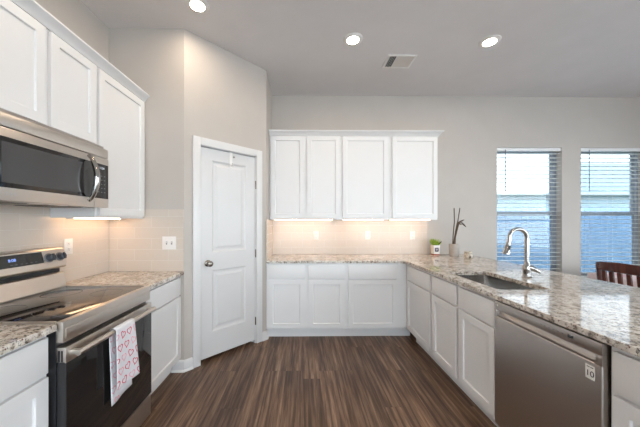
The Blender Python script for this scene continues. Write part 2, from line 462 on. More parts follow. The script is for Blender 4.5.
# ------------------------------------------------------------------ pantry door, casing, baseboards (local to the diagonal wall)
DL = (XC, YR, 0)
b = MB()
b.box(d0 - 0.07, d0 + 0.004, -0.018, 0, 0, 2.172, bev=0.003); b.box(d1 - 0.004, d1 + 0.07, -0.018, 0, 0, 2.172, bev=0.003)
b.box(d0 + 0.004, d1 - 0.004, -0.018, 0, 2.098, 2.172, bev=0.003)
struct(b.build('trim_1', 'trim', loc=DL, rot=PI / 4))
b = MB()
b.box(d0, d0 + 0.011, 0, T, 0, 2.105); b.box(d1 - 0.011, d1, 0, T, 0, 2.105); b.box(d0 + 0.011, d1 - 0.011, 0, T, 2.094, 2.105)
b.box(d0 + 0.011, d0 + 0.022, 0.05, 0.085, 0, 2.094); b.box(d1 - 0.022, d1 - 0.011, 0.05, 0.085, 0, 2.094)
struct(b.build('trim_2', 'trim', loc=DL, rot=PI / 4))
dr = bpy.data.objects.new('door_1', None); COL.objects.link(dr); dr.location = DL; dr.rotation_euler = (0, 0, PI / 4); struct(dr)
def panel_slab(b, x0, x1, z0, z1, yf, yb, panels, depth, slope, raised=None):
    """slab with sunk (optionally raised-field) panels on its -y face"""
    xs = [x0] + sorted({v for p in panels for v in p[:2]}) + [x1]; zs = [z0] + sorted({v for p in panels for v in p[2:]}) + [z1]
    b2 = bmesh.new()
    def q(*p): b2.faces.new([b2.verts.new(c) for c in p])
    for i in range(len(xs) - 1):
        for j in range(len(zs) - 1):
            a, c, e, f = xs[i], xs[i + 1], zs[j], zs[j + 1]
            if any(abs(p[0] - a) < 1e-6 and abs(p[1] - c) < 1e-6 and abs(p[2] - e) < 1e-6 and abs(p[3] - f) < 1e-6 for p in panels):
                steps = [(0, yf), (slope, yf + depth)]
                if raised: steps += [(slope + raised[0], yf + depth), (slope + raised[0] + raised[1], yf + depth - raised[2])]
                for (o0, q0), (o1, q1) in zip(steps, steps[1:]):
                    A = [(a + o0, q0, e + o0), (c - o0, q0, e + o0), (c - o0, q0, f - o0), (a + o0, q0, f - o0)]
                    B = [(a + o1, q1, e + o1), (c - o1, q1, e + o1), (c - o1, q1, f - o1), (a + o1, q1, f - o1)]
                    for k in range(4): q(A[k], A[(k + 1) % 4], B[(k + 1) % 4], B[k])
                o1, q1 = steps[-1]
                q((a + o1, q1, e + o1), (c - o1, q1, e + o1), (c - o1, q1, f - o1), (a + o1, q1, f - o1))
            else: q((a, yf, e), (c, yf, e), (c, yf, f), (a, yf, f))
    q((x0, yb, z0), (x0, yb, z1), (x1, yb, z1), (x1, yb, z0))
    q((x0, yf, z0), (x0, yf, z1), (x0, yb, z1), (x0, yb, z0)); q((x1, yf, z0), (x1, yb, z0), (x1, yb, z1), (x1, yf, z1))
    q((x0, yf, z1), (x1, yf, z1), (x1, yb, z1), (x0, yb, z1)); q((x0, yf, z0), (x0, yb, z0), (x1, yb, z0), (x1, yf, z0))
    bmesh.ops.remove_doubles(b2, verts=b2.verts[:], dist=1e-5)
    return b.merge(b2)
s0, s1 = d0 + 0.014, d1 - 0.014
b = MB(); panel_slab(b, s0, s1, 0.035, 2.088, 0.012, 0.047, [(s0 + 0.115, s1 - 0.115, 0.275, 0.885), (s0 + 0.115, s1 - 0.115, 1.06, 1.975)], 0.011, 0.016, (0.022, 0.022, 0.008))
b.build('door_slab', 'door', dr, smooth=0)
kb = MB(); kx, kz = s0 + 0.072, 0.958
kb.lathe([(0, 0), (0.032, 0), (0.033, 0.004), (0.028, 0.010), (0.012, 0.014), (0.011, 0.030), (0.020, 0.036), (0.028, 0.046), (0.029, 0.056), (0.024, 0.066), (0.012, 0.071), (0, 0.072)], 28, basis((1, 0, 0), (0, 0, 1), (kx, 0.012, kz)))
kb.build('door_knob', 'nickel', dr)
for z in (0.25, 1.01, 1.78):
    hb = MB(); hb.tube([(s1 + 0.006, 0.004, z - 0.045), (s1 + 0.006, 0.004, z + 0.045)], 0.007, 10); hb.build('hinge', 'nickel', dr)

def profile_run(pts, z0, prof, close_ends=True):
    """sweep profile (out, z) along a plan polyline, mitred; out = to the right of travel"""
    P = [Vector(p) for p in pts]; rings = []
    for i, p in enumerate(P):
        a = (P[i] - P[i - 1]).normalized() if i > 0 else None
        c = (P[i + 1] - P[i]).normalized() if i < len(P) - 1 else None
        na = Vector((a.y, -a.x)) if a else None; nc = Vector((c.y, -c.x)) if c else None
        if na and nc:
            mvec = (na + nc); mvec = mvec / (mvec.dot(na))
        else: mvec = na or nc
        rings.append([(p.x + mvec.x * o, p.y + mvec.y * o, z0 + z) for o, z in prof])
    return MB().loft(rings)
BASE = [(0, 0), (0.026, 0), (0.026, 0.008), (0.020, 0.016), (0.014, 0.018), (0.014, 0.080), (0.010, 0.094), (0.004, 0.102), (0, 0.102)]
u = (1 / math.sqrt(2), 1 / math.sqrt(2))
def dpt(d): return (XC + d * u[0], YR + d * u[1])
struct(profile_run([(-1.19, YR), (XC, YR), dpt(d0 - 0.07)], 0, BASE).build('baseboard_left', 'trim'))
struct(profile_run([dpt(d1 + 0.07), (XD, YD), (XD, 3.16)], 0, BASE).build('baseboard_pantry', 'trim'))
struct(profile_run([(2.32, YB), (XR, YB)], 0, BASE).build('baseboard_back', 'trim'))

# over-door hook
t = thing('over_door_hook', 'small white over-the-door hook hanging on the top edge of the pantry door', 'hook', DL, PI / 4)
hx = 0.483
b = MB(); b.box(hx - 0.016, hx + 0.016, 0.0095, 0.0118, 1.93, 2.0915, bev=0.0005); b.box(hx - 0.016, hx + 0.016, 0.0095, 0.049, 2.089, 2.0915); b.build('strap', 'plastic', t)
b = MB(); b.tube([(hx, 0.0095, 1.965), (hx, -0.012, 1.945), (hx, -0.026, 1.955), (hx, -0.030, 1.975)], [0.007, 0.007, 0.007, 0.008], 12); b.build('hook_arm', 'plastic', t)
b = MB(); b.lathe([(0, 0), (0.009, 0.001), (0.009, 0.006), (0, 0.010)], 16, basis((1, 0, 0), (0, 0, 1), (hx + 0.032, 0.0118, 2.045))); b.build('door_bumper', 'nickel', t)

# ------------------------------------------------------------------ cabinets
def shaker(x0, x1, z0, z1, name, parent, y=-0.02, frame=0.054):
    b = MB(); panel_slab(b, x0, x1, z0, z1, y, 0.0, [(x0 + frame, x1 - frame, z0 + frame, z1 - frame)], 0.011, 0.003)
    return b.build(name, 'white', parent, smooth=0, bevel=0.0015)
def drawer_front(x0, x1, z0, z1, parent):
    return box(x0, x1, -0.02, 0.0, z0, z1, bev=0.0025).build('drawer', 'white', parent)
DZ0, DZ1, RZ = 0.13, 0.69, (0.706, 0.862)
def base_cabinet(label, loc, rot, w, fronts, depth=0.60, toe=(0, None), group='white base cabinets'):
    t = thing('base_cabinet', label, 'cabinet', loc, rot, group)
    b = MB(); p = 0.018; z0, z1 = 0.115, 0.883
    b.box(0, p, 0.02, depth, z0, z1); b.box(w - p, w, 0.02, depth, z0, z1); b.box(p, w - p, depth - p, depth, z0, z1); b.box(p, w - p, 0.02, depth - p, z0, z0 + p)
    # face frame
    b.box(0, w, 0, 0.02, z0, DZ0 + 0.012); b.box(0, w, 0, 0.02, RZ[1] - 0.012, z1); b.box(0, w, 0, 0.02, DZ1 - 0.012, RZ[0] + 0.012)
    edges = [0.0] + [v for f in fronts for v in f] + [w]
    for i in range(0, len(edges), 2):
        a, c = edges[i], edges[i + 1]
        a2 = a if i == 0 else a - 0.012; c2 = c if i == len(edges) - 2 else c + 0.012
        for zz in ((DZ0 + 0.012, DZ1 - 0.012), (RZ[0] + 0.012, RZ[1] - 0.012)): b.box(a2, c2, 0, 0.02, *zz)
    b.build('body', 'white', t, smooth=0)
    x1 = toe[1] if toe[1] is not None else w
    box(toe[0], x1, 0.07, 0.086, 0, 0.114).build('toe_kick', 'white', t, smooth=0)
    for f in fronts:
        drawer_front(f[0], f[1], RZ[0], RZ[1], t); shaker(f[0], f[1], DZ0, DZ1, 'door', t)
    return t
def wall_cabinet(label, loc, rot, w, z0, z1, doors, depth=0.325, dz=(None, None)):
    t = thing('wall_cabinet', label, 'cabinet', (loc[0], loc[1], z0), rot, 'white wall cabinets')
    h = z1 - z0; b = MB(); b.box(0, w, 0, depth, 0.018, h)
    b.box(0, 0.018, 0, depth, 0, 0.018); b.box(w - 0.018, w, 0, depth, 0, 0.018); b.box(0.018, w - 0.018, 0, 0.02, 0, 0.018)
    b.build('body', 'white', t, smooth=0)
    for a, c in doors: shaker(a, c, 0.018, h - 0.012, 'door', t)
    return t
YF1 = YB - 0.61           # back run face frame plane (3.105)
base_cabinet('white base cabinet with two drawers over two doors on the back wall beside the pantry', (XD + 0.003, YF1, 0), 0, 0.932, [(0.024, 0.443), (0.488, 0.908)], depth=0.605)
base_cabinet('white single-door base cabinet on the back wall, beside the inside corner of the counter', (0.513, YF1, 0), 0, 0.711, [(0.02, 0.588)], depth=0.605, toe=(0, 0.775))
XP = 1.225                # peninsula face frame plane
base_cabinet('white base cabinet of the peninsula in the inside corner, narrow panel beside its door', (XP, 3.70, 0), -PI / 2, 1.208, [(0.64, 1.187)], toe=(0.68, None))
base_cabinet('white sink cabinet of the peninsula with two doors, between corner cabinet and dishwasher', (XP, 2.490, 0), -PI / 2, 0.840, [(0.025, 0.409), (0.449, 0.834)])
base_cabinet('white base cabinet at right of the dishwasher, cut by the right edge of the photo', (XP, 1.040, 0), -PI / 2, 0.60, [(0.02, 0.58)])
XLF = -1.125              # left run face frame plane
base_cabinet('white base cabinet between the range and the pantry wall', (XLF, 1.869, 0), PI / 2, 0.577, [(0.012, 0.562)], depth=0.635)
base_cabinet('white base cabinet at left of the range, nearest to the camera', (XLF, 0.56, 0), PI / 2, 0.624, [(0.02, 0.612)], depth=0.635)
UZ0, UZ1 = 1.393, 2.46
YU = YB - 0.33
wall_cabinet('white two-door wall cabinet on the back wall next to the pantry corner', (XD + 0.003, YU, 0), 0, 0.908, UZ0, UZ1, [(0.022, 0.439), (0.478, 0.892)])
wall_cabinet('white single-door wall cabinet in the middle of the back wall cabinets', (0.489, YU, 0), 0, 0.622, UZ0, UZ1, [(0.02, 0.598)])
wall_cabinet('white single-door wall cabinet at the free right end of the back wall cabinets', (1.112, YU, 0), 0, 0.613, UZ0, UZ1, [(0.03, 0.606)])
XU = -1.451
wall_cabinet('short white two-door wall cabinet above the microwave', (XU, 1.125, 0), PI / 2, 0.750, 1.888, UZ1, [(0.006, 0.380), (0.410, 0.745)], depth=0.313)
wall_cabinet('tall white single-door wall cabinet between the microwave and the pantry wall', (XU, 1.876, 0), PI / 2, 0.570, UZ0, UZ1, [(0.020, 0.555)], depth=0.313)
CROWN = [(0, 0), (0.012, 0), (0.016, 0.010), (0.030, 0.026), (0.050, 0.044), (0.056, 0.048), (0.056, 0.058), (0, 0.058)]
# travel so that "right of travel" points into the room
tag(profile_run([(XD + 0.004, YU - 0.004), (1.729, YU - 0.004), (1.729, YB - 0.002)], UZ1 - 0.004, CROWN).build('crown_molding', 'white'),
    'white crown molding along the top of the back wall cabinets', 'molding', 'cabinet crown moldings')
tag(profile_run([(XU + 0.004, 1.12), (XU + 0.004, YR - 0.002)], UZ1 - 0.004, CROWN).build('crown_molding', 'white'),
    'white crown molding along the top of the left wall cabinets above the microwave', 'molding', 'cabinet crown moldings')
# filler behind crown so the cabinet tops read solid
# ------------------------------------------------------------------ countertops
def rrect(x0, x1, y0, y1, r, n=6):
    pts = []
    for cx, cy, a0 in ((x1 - r, y1 - r, 0), (x0 + r, y1 - r, PI / 2), (x0 + r, y0 + r, PI), (x1 - r, y0 + r, 1.5 * PI)):
        for k in range(n + 1):
            a = a0 + k * PI / 2 / n; pts.append((cx + r * math.cos(a), cy + r * math.sin(a)))
    return pts
SK = (1.30, 1.665, 1.75, 2.38)
def counter(outer, hole, z0, z1, name):
    b2 = bmesh.new(); edges = []
    for loop in [outer] + ([hole] if hole else []):
        vs = [b2.verts.new((x, y, z0)) for x, y in loop]
        edges += [b2.edges.new((vs[i], vs[(i + 1) % len(vs)])) for i in range(len(vs))]
    r = bmesh.ops.triangle_fill(b2, use_beauty=True, use_dissolve=False, edges=edges, normal=(0, 0, 1))
    fs = [f for f in r['geom'] if isinstance(f, bmesh.types.BMFace)]
    ex = bmesh.ops.extrude_face_region(b2, geom=fs)
    bmesh.ops.translate(b2, verts=[v for v in ex['geom'] if isinstance(v, bmesh.types.BMVert)], vec=(0, 0, z1 - z0))
    return MB().merge(b2).build(name, 'granite', smooth=0, bevel=0.003)
CZ0, CZ1 = 0.884, 0.914
XE = 2.30
tag(counter([(XD + 0.002, YB - 0.002), (XD + 0.002, 3.078), (1.135, 3.078), (1.19, 3.035), (1.19, 0.42), (XE, 0.42), (XE, YB - 0.002)], rrect(*SK, 0.035), CZ0, CZ1, 'granite_countertop'),
    'long L-shaped speckled granite countertop over the back cabinets and the sink peninsula', 'countertop', 'granite countertops')
tag(counter([(XL + 0.002, 1.868), (-1.08, 1.868), (-1.08, YR - 0.002), (XL + 0.002, YR - 0.002)], None, CZ0, CZ1, 'granite_countertop'),
    'short speckled granite countertop between the range and the pantry wall', 'countertop', 'granite countertops')
tag(counter([(XL + 0.002, 0.55), (-1.08, 0.55), (-1.08, 1.186), (XL + 0.002, 1.186)], None, CZ0, CZ1, 'granite_countertop'),
    'speckled granite countertop at left of the range, nearest the camera', 'countertop', 'granite countertops')
# knee wall carrying the bar overhang
struct(box(1.84, 1.94, 0.46, YB - 0.001, 0, CZ0 - 0.001).build('wall_peninsula', 'wall', smooth=0))

# ------------------------------------------------------------------ tile backsplashes
def splash(label, b, m): return tag(b.build('tile_backsplash', m, smooth=0), label, 'backsplash', 'tile backsplashes')
splash('glossy beige subway tile backsplash behind the range on the left wall', box(XL + 0.0008, XL + 0.009, 0.55, YR - 0.0005, CZ1 + 0.001, 1.478), 'tile_y')
splash('beige subway tile backsplash with the double switch, facing the camera beside the pantry', box(XL + 0.0095, XC - 0.001, YR - 0.009, YR, CZ1 + 0.001, 1.478), 'tile_x')
splash('warmly lit beige subway tile backsplash under the back wall cabinets', box(XD + 0.0095, 1.745, YB - 0.009, YB - 0.0008, CZ1 + 0.001, 1.392), 'tile_x')
splash('narrow strip of beige tile backsplash on the pantry side wall, left end of back counter', box(XD, XD + 0.009, 3.085, YB - 0.0005, CZ1 + 0.001, 1.392), 'tile_y')

# ------------------------------------------------------------------ under-cabinet lights
def strip(label, loc, rot, length):
    t = thing('undercabinet_light', label, 'light', loc, rot, 'under-cabinet strip lights')
    b = MB(); b.box(0, length, 0, 0.05, 0.012, 0.026, bev=0.0008); b.box(-0.012, 0, 0, 0.05, 0, 0.026, bev=0.002); b.box(length, length + 0.012, 0, 0.05, 0, 0.026, bev=0.002)
    b.build('housing', 'plastic', t)
    box(0.001, length - 0.001, 0.003, 0.047, 0.0015, 0.0118).build('diffuser', 'striplens', t, smooth=0)
SZ = UZ0 + 0.018 - 0.0261
strip('glowing warm strip light under the two-door back wall cabinet next to the pantry', (-0.36, 3.50, SZ), 0, 0.75)
strip('glowing warm strip light under the middle back wall cabinet', (0.535, 3.50, SZ), 0, 0.53)
strip('glowing warm strip light under the right end back wall cabinet', (1.155, 3.50, SZ), 0, 0.53)
strip('glowing warm strip light under the left wall cabinet beside the microwave', (-1.62, 1.91, SZ), PI / 2, 0.48)

# ------------------------------------------------------------------ ceiling fixtures
def can(label, x, y, first=[None]):
    if first[0]:
        t = copy_tree(first[0]); t.location = (x, y, H); t['label'] = label; return t
    t = thing('recessed_downlight', label, 'light', (x, y, H), 0, 'recessed ceiling downlights')
    b = MB(); b.lathe([(0.055, -0.0005), (0.055, -0.0112), (0.058, -0.0122), (0.088, -0.0062), (0.093, -0.003), (0.094, 0.0)], 48); b.build('trim_ring', 'plastic', t)
    b = MB(); b.lathe([(0.0548, -0.004), (0.0546, -0.0105), (0, -0.0105)], 48); b.build('lens', 'lens', t)
    first[0] = t; return t
can('glowing round ceiling downlight above the pantry corner, leftmost of three', -0.855, 2.176)
can('glowing round ceiling downlight in the middle, at left of the ceiling vent', 0.487, 2.568)
can('glowing round ceiling downlight at right of the ceiling vent, rightmost of three', 1.83, 2.58)
for i, (x, y) in enumerate(((-0.72, 0.75), (0.487, 0.35), (1.83, 0.35), (0.487, -1.9), (2.6, -1.9))):  # lamps added out of view to brighten the kitchen
    can('added round ceiling downlight out of view, for fill light' , x, y)
t = thing('ceiling_vent', 'white rectangular air vent with louvers in the ceiling', 'vent', (1.06, 2.915, H))
b = MB(); w, d = 0.155, 0.118
b.box(-w, -w + 0.025, -d, d, -0.008, 0, bev=0.002); b.box(w - 0.025, w, -d, d, -0.008, 0, bev=0.002); b.box(-w + 0.025, w - 0.025, -d, -d + 0.02, -0.008, 0, bev=0.002); b.box(-w + 0.025, w - 0.025, d - 0.02, d, -0.008, 0, bev=0.002)
b.build('frame', 'plastic', t)
box(-w + 0.02, w - 0.02, -d + 0.015, d - 0.015, -0.0012, -0.0002).build('duct_opening', 'dark', t, smooth=0)
b = MB()
for k in range(16):
    x = -w + 0.034 + k * 0.0162
    tilt = 0.0145 if k >= 4 else -0.006
    b.prism([(x - 0.0008, -0.0015), (x + 0.0008, -0.0015), (x + tilt + 0.0008, -0.0085), (x + tilt - 0.0008, -0.0085)], -d + 0.02, d - 0.02, 'y')
b.build('louvers', 'plastic', t, smooth=0)

# ------------------------------------------------------------------ range
RX0, RX1, RY0, RY1 = XL + 0.012, -1.060, 1.190, 1.864
t = thing('range', 'stainless steel electric range with black glass cooktop between the left counters', 'stove', ((RX0 + RX1) / 2, (RY0 + RY1) / 2, 0))
ox, oy = (RX0 + RX1) / 2, (RY0 + RY1) / 2
def rb(b, x0, x1, y0, y1, z0, z1, **k): return b.box(x0 - ox, x1 - ox, y0 - oy, y1 - oy, z0, z1, **k)
b = MB(); rb(b, RX0, RX1 - 0.03, RY0, RY1, 0.035, 0.902); b.build('body', 'black', t, smooth=0)
for fx in (RX0 + 0.06, RX1 - 0.09):
    for fy in (RY0 + 0.05, RY1 - 0.05):
        b = MB(); b.lathe([(0, 0), (0.018, 0), (0.018, 0.01), (0.010, 0.012), (0.010, 0.035), (0, 0.035)], 14, Matrix.Translation((fx - ox, fy - oy, 0))); b.build('foot', 'black', t)
b = MB(); rb(b, RX0 + 0.117, RX1 - 0.030, RY0 + 0.006, RY1 - 0.006, 0.902, 0.920, bev=0.002); ck = b.build('cooktop', 'cooktop', t)
for (cx, cy, r) in ((-1.23, 1.37, 0.105), (-1.23, 1.69, 0.085), (-1.50, 1.36, 0.080), (-1.50, 1.68, 0.100)):
    b = MB(); b.lathe([(r - 0.003, 0.9201), (r - 0.003, 0.9205), (r, 0.9205), (r, 0.9201)], 48, Matrix.Translation((cx - ox, cy - oy, 0))); b.build('burner_ring', 'ring', ck)
b = MB()
rb(b, RX1 - 0.032, RX1 + 0.002, RY0, RY1, 0.826, 0.921, bev=0.006)                      # front lip
rb(b, RX0 + 0.117, RX1 - 0.032, RY0, RY0 + 0.006, 0.895, 0.922); rb(b, RX0 + 0.117, RX1 - 0.032, RY1 - 0.006, RY1, 0.895, 0.922)
rb(b, RX1 + 0.0005, RX1 + 0.0055, RY0 + 0.012, RY1 - 0.012, 0.842, 0.888, bev=0.002)
b.build('front_trim', 'steel', t)
# backguard
pf = [(RX0, 0.905), (RX0 + 0.117, 0.905), (RX0 + 0.120, 0.925), (RX0 + 0.104, 1.015), (RX0 + 0.098, 1.022), (RX0, 1.022)]
b = MB(); b.prism([(x - ox, z) for x, z in pf], RY0 - oy, RY1 - oy, 'y', bev=0.002); b.build('backguard', 'steel', t)
b = MB(); rb(b, RX0, RX0 + 0.077, RY0 + 0.004, RY1 - 0.004, 1.020, 1.062); b.build('backguard_vent', 'dark', t, smooth=0)
pf = [(RX0, 1.052), (RX0 + 0.104, 1.052), (RX0 + 0.122, 1.062), (RX0 + 0.124, 1.070), (RX0 + 0.096, 1.180), (RX0 + 0.088, 1.188), (RX0, 1.188)]
b = MB(); b.prism([(x - ox, z) for x, z in pf], RY0 - oy, RY1 - oy, 'y', bev=0.0015); cpn = b.build('control_panel', 'steel', t)
# tilted control face frame: point at height s along the slope
P0 = Vector((RX0 + 0.124 - ox, 0, 1.070)); P1 = Vector((RX0 + 0.096 - ox, 0, 1.180)); SL = (P1 - P0).normalized()
NRM = Vector((SL.z, 0, -SL.x))
def face(y, s, out=0.0): return P0 + SL * s + NRM * out + Vector((0, y - oy, 0))
FB = lambda y, s, out=0.0: basis((0, 1, 0), SL, face(y, s, out))
b = MB(); b2 = MB(); b2.box(-0.5, 0.5, -0.5, 0.5, -0.5, 0.5)
def slab_on_face(bm_, y0, y1, s0_, s1_, th):
    q = bmesh.new(); bmesh.ops.create_cube(q, size=1.0)
    q.transform(Matrix.Diagonal((y1 - y0, s1_ - s0_, th, 1))); bm_.merge(q, FB((y0 + y1) / 2, (s0_ + s1_) / 2, th / 2))
b = MB(); slab_on_face(b, 1.345, 1.708, 0.035, 0.106, 0.002); dsp = b.build('display', 'blackglass', cpn, smooth=0)
text_mesh('8:08', 0.024, FB(1.530, 0.075, 0.0026), 'clock_digits', 'blueled', dsp)
b = MB()
for k in range(6): slab_on_face(b, 1.515 + k * 0.028, 1.527 + k * 0.028, 0.047, 0.050, 0.0024)
b.build('touch_keys', 'grey', dsp, smooth=0)
for y in (1.222, 1.302, 1.748, 1.826):
    m4 = FB(y, 0.062)
    b = MB(); b.lathe([(0, 0), (0.030, 0), (0.030, 0.004), (0.0, 0.004)], 28, m4); kn = b.build('knob_bezel', 'grey', cpn)
    b = MB(); b.lathe([(0, 0.004), (0.023, 0.004), (0.022, 0.020), (0.020, 0.030), (0.017, 0.032), (0, 0.032)], 28, m4)
    q = bmesh.new(); bmesh.ops.create_cube(q, size=1.0); q.transform(Matrix.Diagonal((0.010, 0.042, 0.008, 1))); b.merge(q, m4 @ Matrix.Translation((0, 0, 0.034)))
    b.build('knob', 'knob', cpn)
# oven door
b = MB(); rb(b, RX1 - 0.03, RX1 + 0.010, RY0 + 0.003, RY1 - 0.003, 0.180, 0.745, bev=0.004); od = b.build('oven_door', 'black', t)
b = MB(); rb(b, RX1 - 0.03, RX1 + 0.012, RY0 + 0.003, RY1 - 0.003, 0.736, 0.806, bev=0.003); b.build('door_top_rail', 'steel', od)
b = MB(); rb(b, RX1 + 0.006, RX1 + 0.0125, RY0 + 0.005, RY1 - 0.005, 0.186, 0.735, bev=0.001); b.build('door_glass', 'blackglass', od)
b = MB(); hxx, hz = RX1 + 0.052, 0.776
b.tube([(hxx - ox, RY0 + 0.018 - oy, hz), (hxx - ox, RY1 - 0.040 - oy, hz)], 0.0135, 20); hd = b.build('door_handle', 'steel', od)
for y in (RY0 + 0.034, RY1 - 0.054):
    b = MB(); rb(b, RX1 + 0.008, hxx, y - 0.011, y + 0.011, hz - 0.010, hz + 0.010, bev=0.003); b.build('handle_bracket', 'steel', od)
b = MB()
for k in range(2): rb(b, RX1 - 0.022 + k * 0.013, RX1 - 0.014 + k * 0.013, RY0 + 0.0022, RY0 + 0.0034, 0.742, 0.792)
b.build('door_vent_slots', 'dark', od, smooth=0)
b = MB(); rb(b, RX1 - 0.03, RX1 + 0.008, RY0 + 0.003, RY1 - 0.003, 0.036, 0.172, bev=0.004); b.build('storage_drawer', 'steel', t)

# ------------------------------------------------------------------ kitchen towel on the oven handle
def heart_pts(s, n=26):
    r = []
    for k in range(n):
        a = 2 * PI * k / n
        r.append((s * 16 * math.sin(a) ** 3 / 17, s * (13 * math.cos(a) - 5 * math.cos(2 * a) - 2 * math.cos(3 * a) - math.cos(4 * a)) / 17))
    return r
t = thing('kitchen_towel', 'white towel with pink heart outlines hanging over the oven door handle', 'towel', (hxx, 1.51, hz))
def towel_layer(y0t, y1t, y0b, y1b, ztop, zb0, zb1, base, amp, ph, name, back=False):
    """front sheet hanging from the bar; returns surface function"""
    def surf(a, v):
        y = (y0t * (1 - a) + y1t * a) * (1 - v) + (y0b * (1 - a) + y1b * a) * v
        z = ztop + ((zb0 * (1 - a) + zb1 * a) - ztop) * v
        x = base + amp * (0.25 + 0.75 * v) * math.sin(a * 7.5 + ph + 0.8 * v)
        return Vector((x, y, z))
    return surf
OFF = Vector((hxx, 1.51, hz))
LAY = [(1.425, 1.580, 1.43, 1.625, hz + 0.004, 0.462, 0.450, hxx + 0.0195, 0.003, 0.4, 'cloth', 0.0035)]
for (a0, a1, c0, c1, zt, zb0, zb1, base, amp, ph, nm, lift) in LAY:
    sf = towel_layer(a0, a1, c0, c1, zt, zb0, zb1, base, amp, ph, nm)
    n1, n2 = 18, 22; b2 = bmesh.new(); grid = []
    # back drop behind the bar, over the top, then down the front
    rows = []
    R0 = 0.0150 + lift
    for k in range(13): rows.append(('b', k / 12))
    for k in range(9): rows.append(('o', k / 8))
    for k in range(1, n2 + 1): rows.append(('f', k / n2))
    for kind, v in rows:
        line = []
        for i in range(n1 + 1):
            a = i / n1; top = sf(a, 0)
            if kind == 'f': p = sf(a, v)
            elif kind == 'o':
                ang = PI - v * PI
                blend = v
                xx = hxx + R0 * math.cos(ang) + (top.x - hxx - R0) * blend
                p = Vector((xx, top.y, hz + R0 * math.sin(ang) + 0.004 * blend))
            else: p = Vector((hxx - R0 + 0.003 * (1 - v) * math.sin(a * 8), top.y + (0.022 + 0.014 * a) * (1 - v) * 0.9, hz - (0.405 - 0.02 * a) * (1 - v)))
            line.append(b2.verts.new(p - OFF))
        grid.append(line)
    for r0, r1 in zip(grid, grid[1:]):
        for i in range(n1): b2.faces.new((r0[i], r0[i + 1], r1[i + 1], r1[i]))
    b = MB(); b.merge(b2)
    # printed heart outlines, lying on the cloth
    W0 = (c1 - c0); L0 = zt - (zb0 + zb1) / 2
    spots = []
    nx = max(2, round(W0 / 0.066)); nz = max(3, round(L0 / 0.066))
    for j in range(nz):
        for i in range(nx + 1):
            spots.append(((i + 0.5 * (j % 2)) / nx, (j + 0.55) / nz))
    for hi, (ca, cv) in enumerate(spots):
        b.mi = 1 if hi % 3 else 2
        rot = random.uniform(-0.5, 0.5); s = 0.026
        hp = heart_pts(s); outer = []; inner = []
        for (hx_, hz_) in hp:
            for k, lst in ((1.0, outer), (0.76, inner)):
                qx, qz = hx_ * k, hz_ * k
                rx = qx * math.cos(rot) - qz * math.sin(rot); rz = qx * math.sin(rot) + qz * math.cos(rot)
                a = ca + rx / W0; v = cv - rz / L0
                lst.append((a, v))
        b2 = bmesh.new(); nn = len(hp)
        for k in range(nn):
            q4 = [outer[k], outer[(k + 1) % nn], inner[(k + 1) % nn], inner[k]]
            if any(not (0.0 < a < 1.0 and 0.0 < v < 1.0) for a, v in q4): continue
            b2.faces.new([b2.verts.new(sf(a, v) - OFF + Vector((0.0012, 0, 0))) for a, v in q4])
        b.merge(b2)
    for hi in range(16):
        b.mi = 1 if hi % 3 else 2
        ca, cz_ = ((hi % 3) + 0.25 + 0.4 * ((hi // 3) % 2)) / 3, 0.04 + (hi // 3) * 0.07
        hp = heart_pts(0.025); b2 = bmesh.new(); nn = len(hp); rot = random.uniform(-0.5, 0.5)
        def bp_(k, f):
            qx, qz = hp[k % nn][0] * f, hp[k % nn][1] * f
            v = 1 - (cz_ - (qx * math.sin(rot) + qz * math.cos(rot))) / 0.40; a = ca + (qx * math.cos(rot) - qz * math.sin(rot)) / W0
            if not (0 < v < 1 and 0 < a < 1): return None
            return Vector((hxx - R0 + 0.003 * (1 - v) * math.sin(a * 8) + 0.0012, sf(a, 0).y + (0.022 + 0.014 * a) * (1 - v) * 0.9, hz - (0.405 - 0.02 * a) * (1 - v))) - OFF
        for k in range(nn):
            q4 = [bp_(k, 1.0), bp_(k + 1, 1.0), bp_(k + 1, 0.76), bp_(k, 0.76)]
            if all(q is not None for q in q4): b2.faces.new([b2.verts.new(q) for q in q4])
        b.merge(b2)
    o = b.build(nm, ['towel', 'heart', 'heartlight'], t, smooth=60)
    md = o.modifiers.new('cloth', 'SOLIDIFY'); md.thickness = 0.0016; md.offset = 0

# ------------------------------------------------------------------ microwave
MX1, MY0, MY1, MZ0, MZ1 = -1.345, 1.130, 1.864, 1.460, 1.884
t = thing('microwave', 'stainless steel over-the-range microwave with arched handle under the short cabinet', 'microwave', (XL + 0.01, MY0, MZ0))
ox, oy, oz = XL + 0.01, MY0, MZ0
def mbx(b, x0, x1, y0, y1, z0, z1, **k): return b.box(x0 - ox, x1 - ox, y0 - oy, y1 - oy, z0 - oz, z1 - oz, **k)
b = MB(); mbx(b, XL + 0.01, MX1 - 0.035, MY0, MY1, MZ0 + 0.012, MZ1); b.build('body', 'steel_d', t, smooth=0)
b = MB(); mbx(b, MX1 - 0.035, MX1, MY0, MY1, 1.796, 1.860, bev=0.010); b.build('top_vent_panel', 'steel', t)
PY = 1.738
b = MB(); mbx(b, MX1 - 0.035, MX1, MY0, PY - 0.0015, MZ0, 1.793, bev=0.004); md_ = b.build('door', 'steel', t)
b = MB(); mbx(b, MX1 - 0.006, MX1 + 0.0012, MY0 + 0.012, PY - 0.0015, 1.520, 1.750, bev=0.0006); b.build('door_glass', 'blackglass', md_)
b = MB(); mbx(b, MX1 + 0.0008, MX1 + 0.0018, MY0 + 0.075, 1.655, 1.542, 1.728); b.build('window', 'mwglass', md_, smooth=0)
b = MB(); hp = []
for k in range(17):
    a = k / 16; zz = 1.497 + a * 0.285; bow = math.sin(PI * a)
    hp.append((MX1 + 0.004 + 0.052 * bow ** 0.65 - ox, 1.688 - oy, zz - oz))
b.tube(hp, [0.011 + 0.006 * math.sin(PI * k / 16) for k in range(17)], 16); b.build('door_handle', 'chrome', md_)
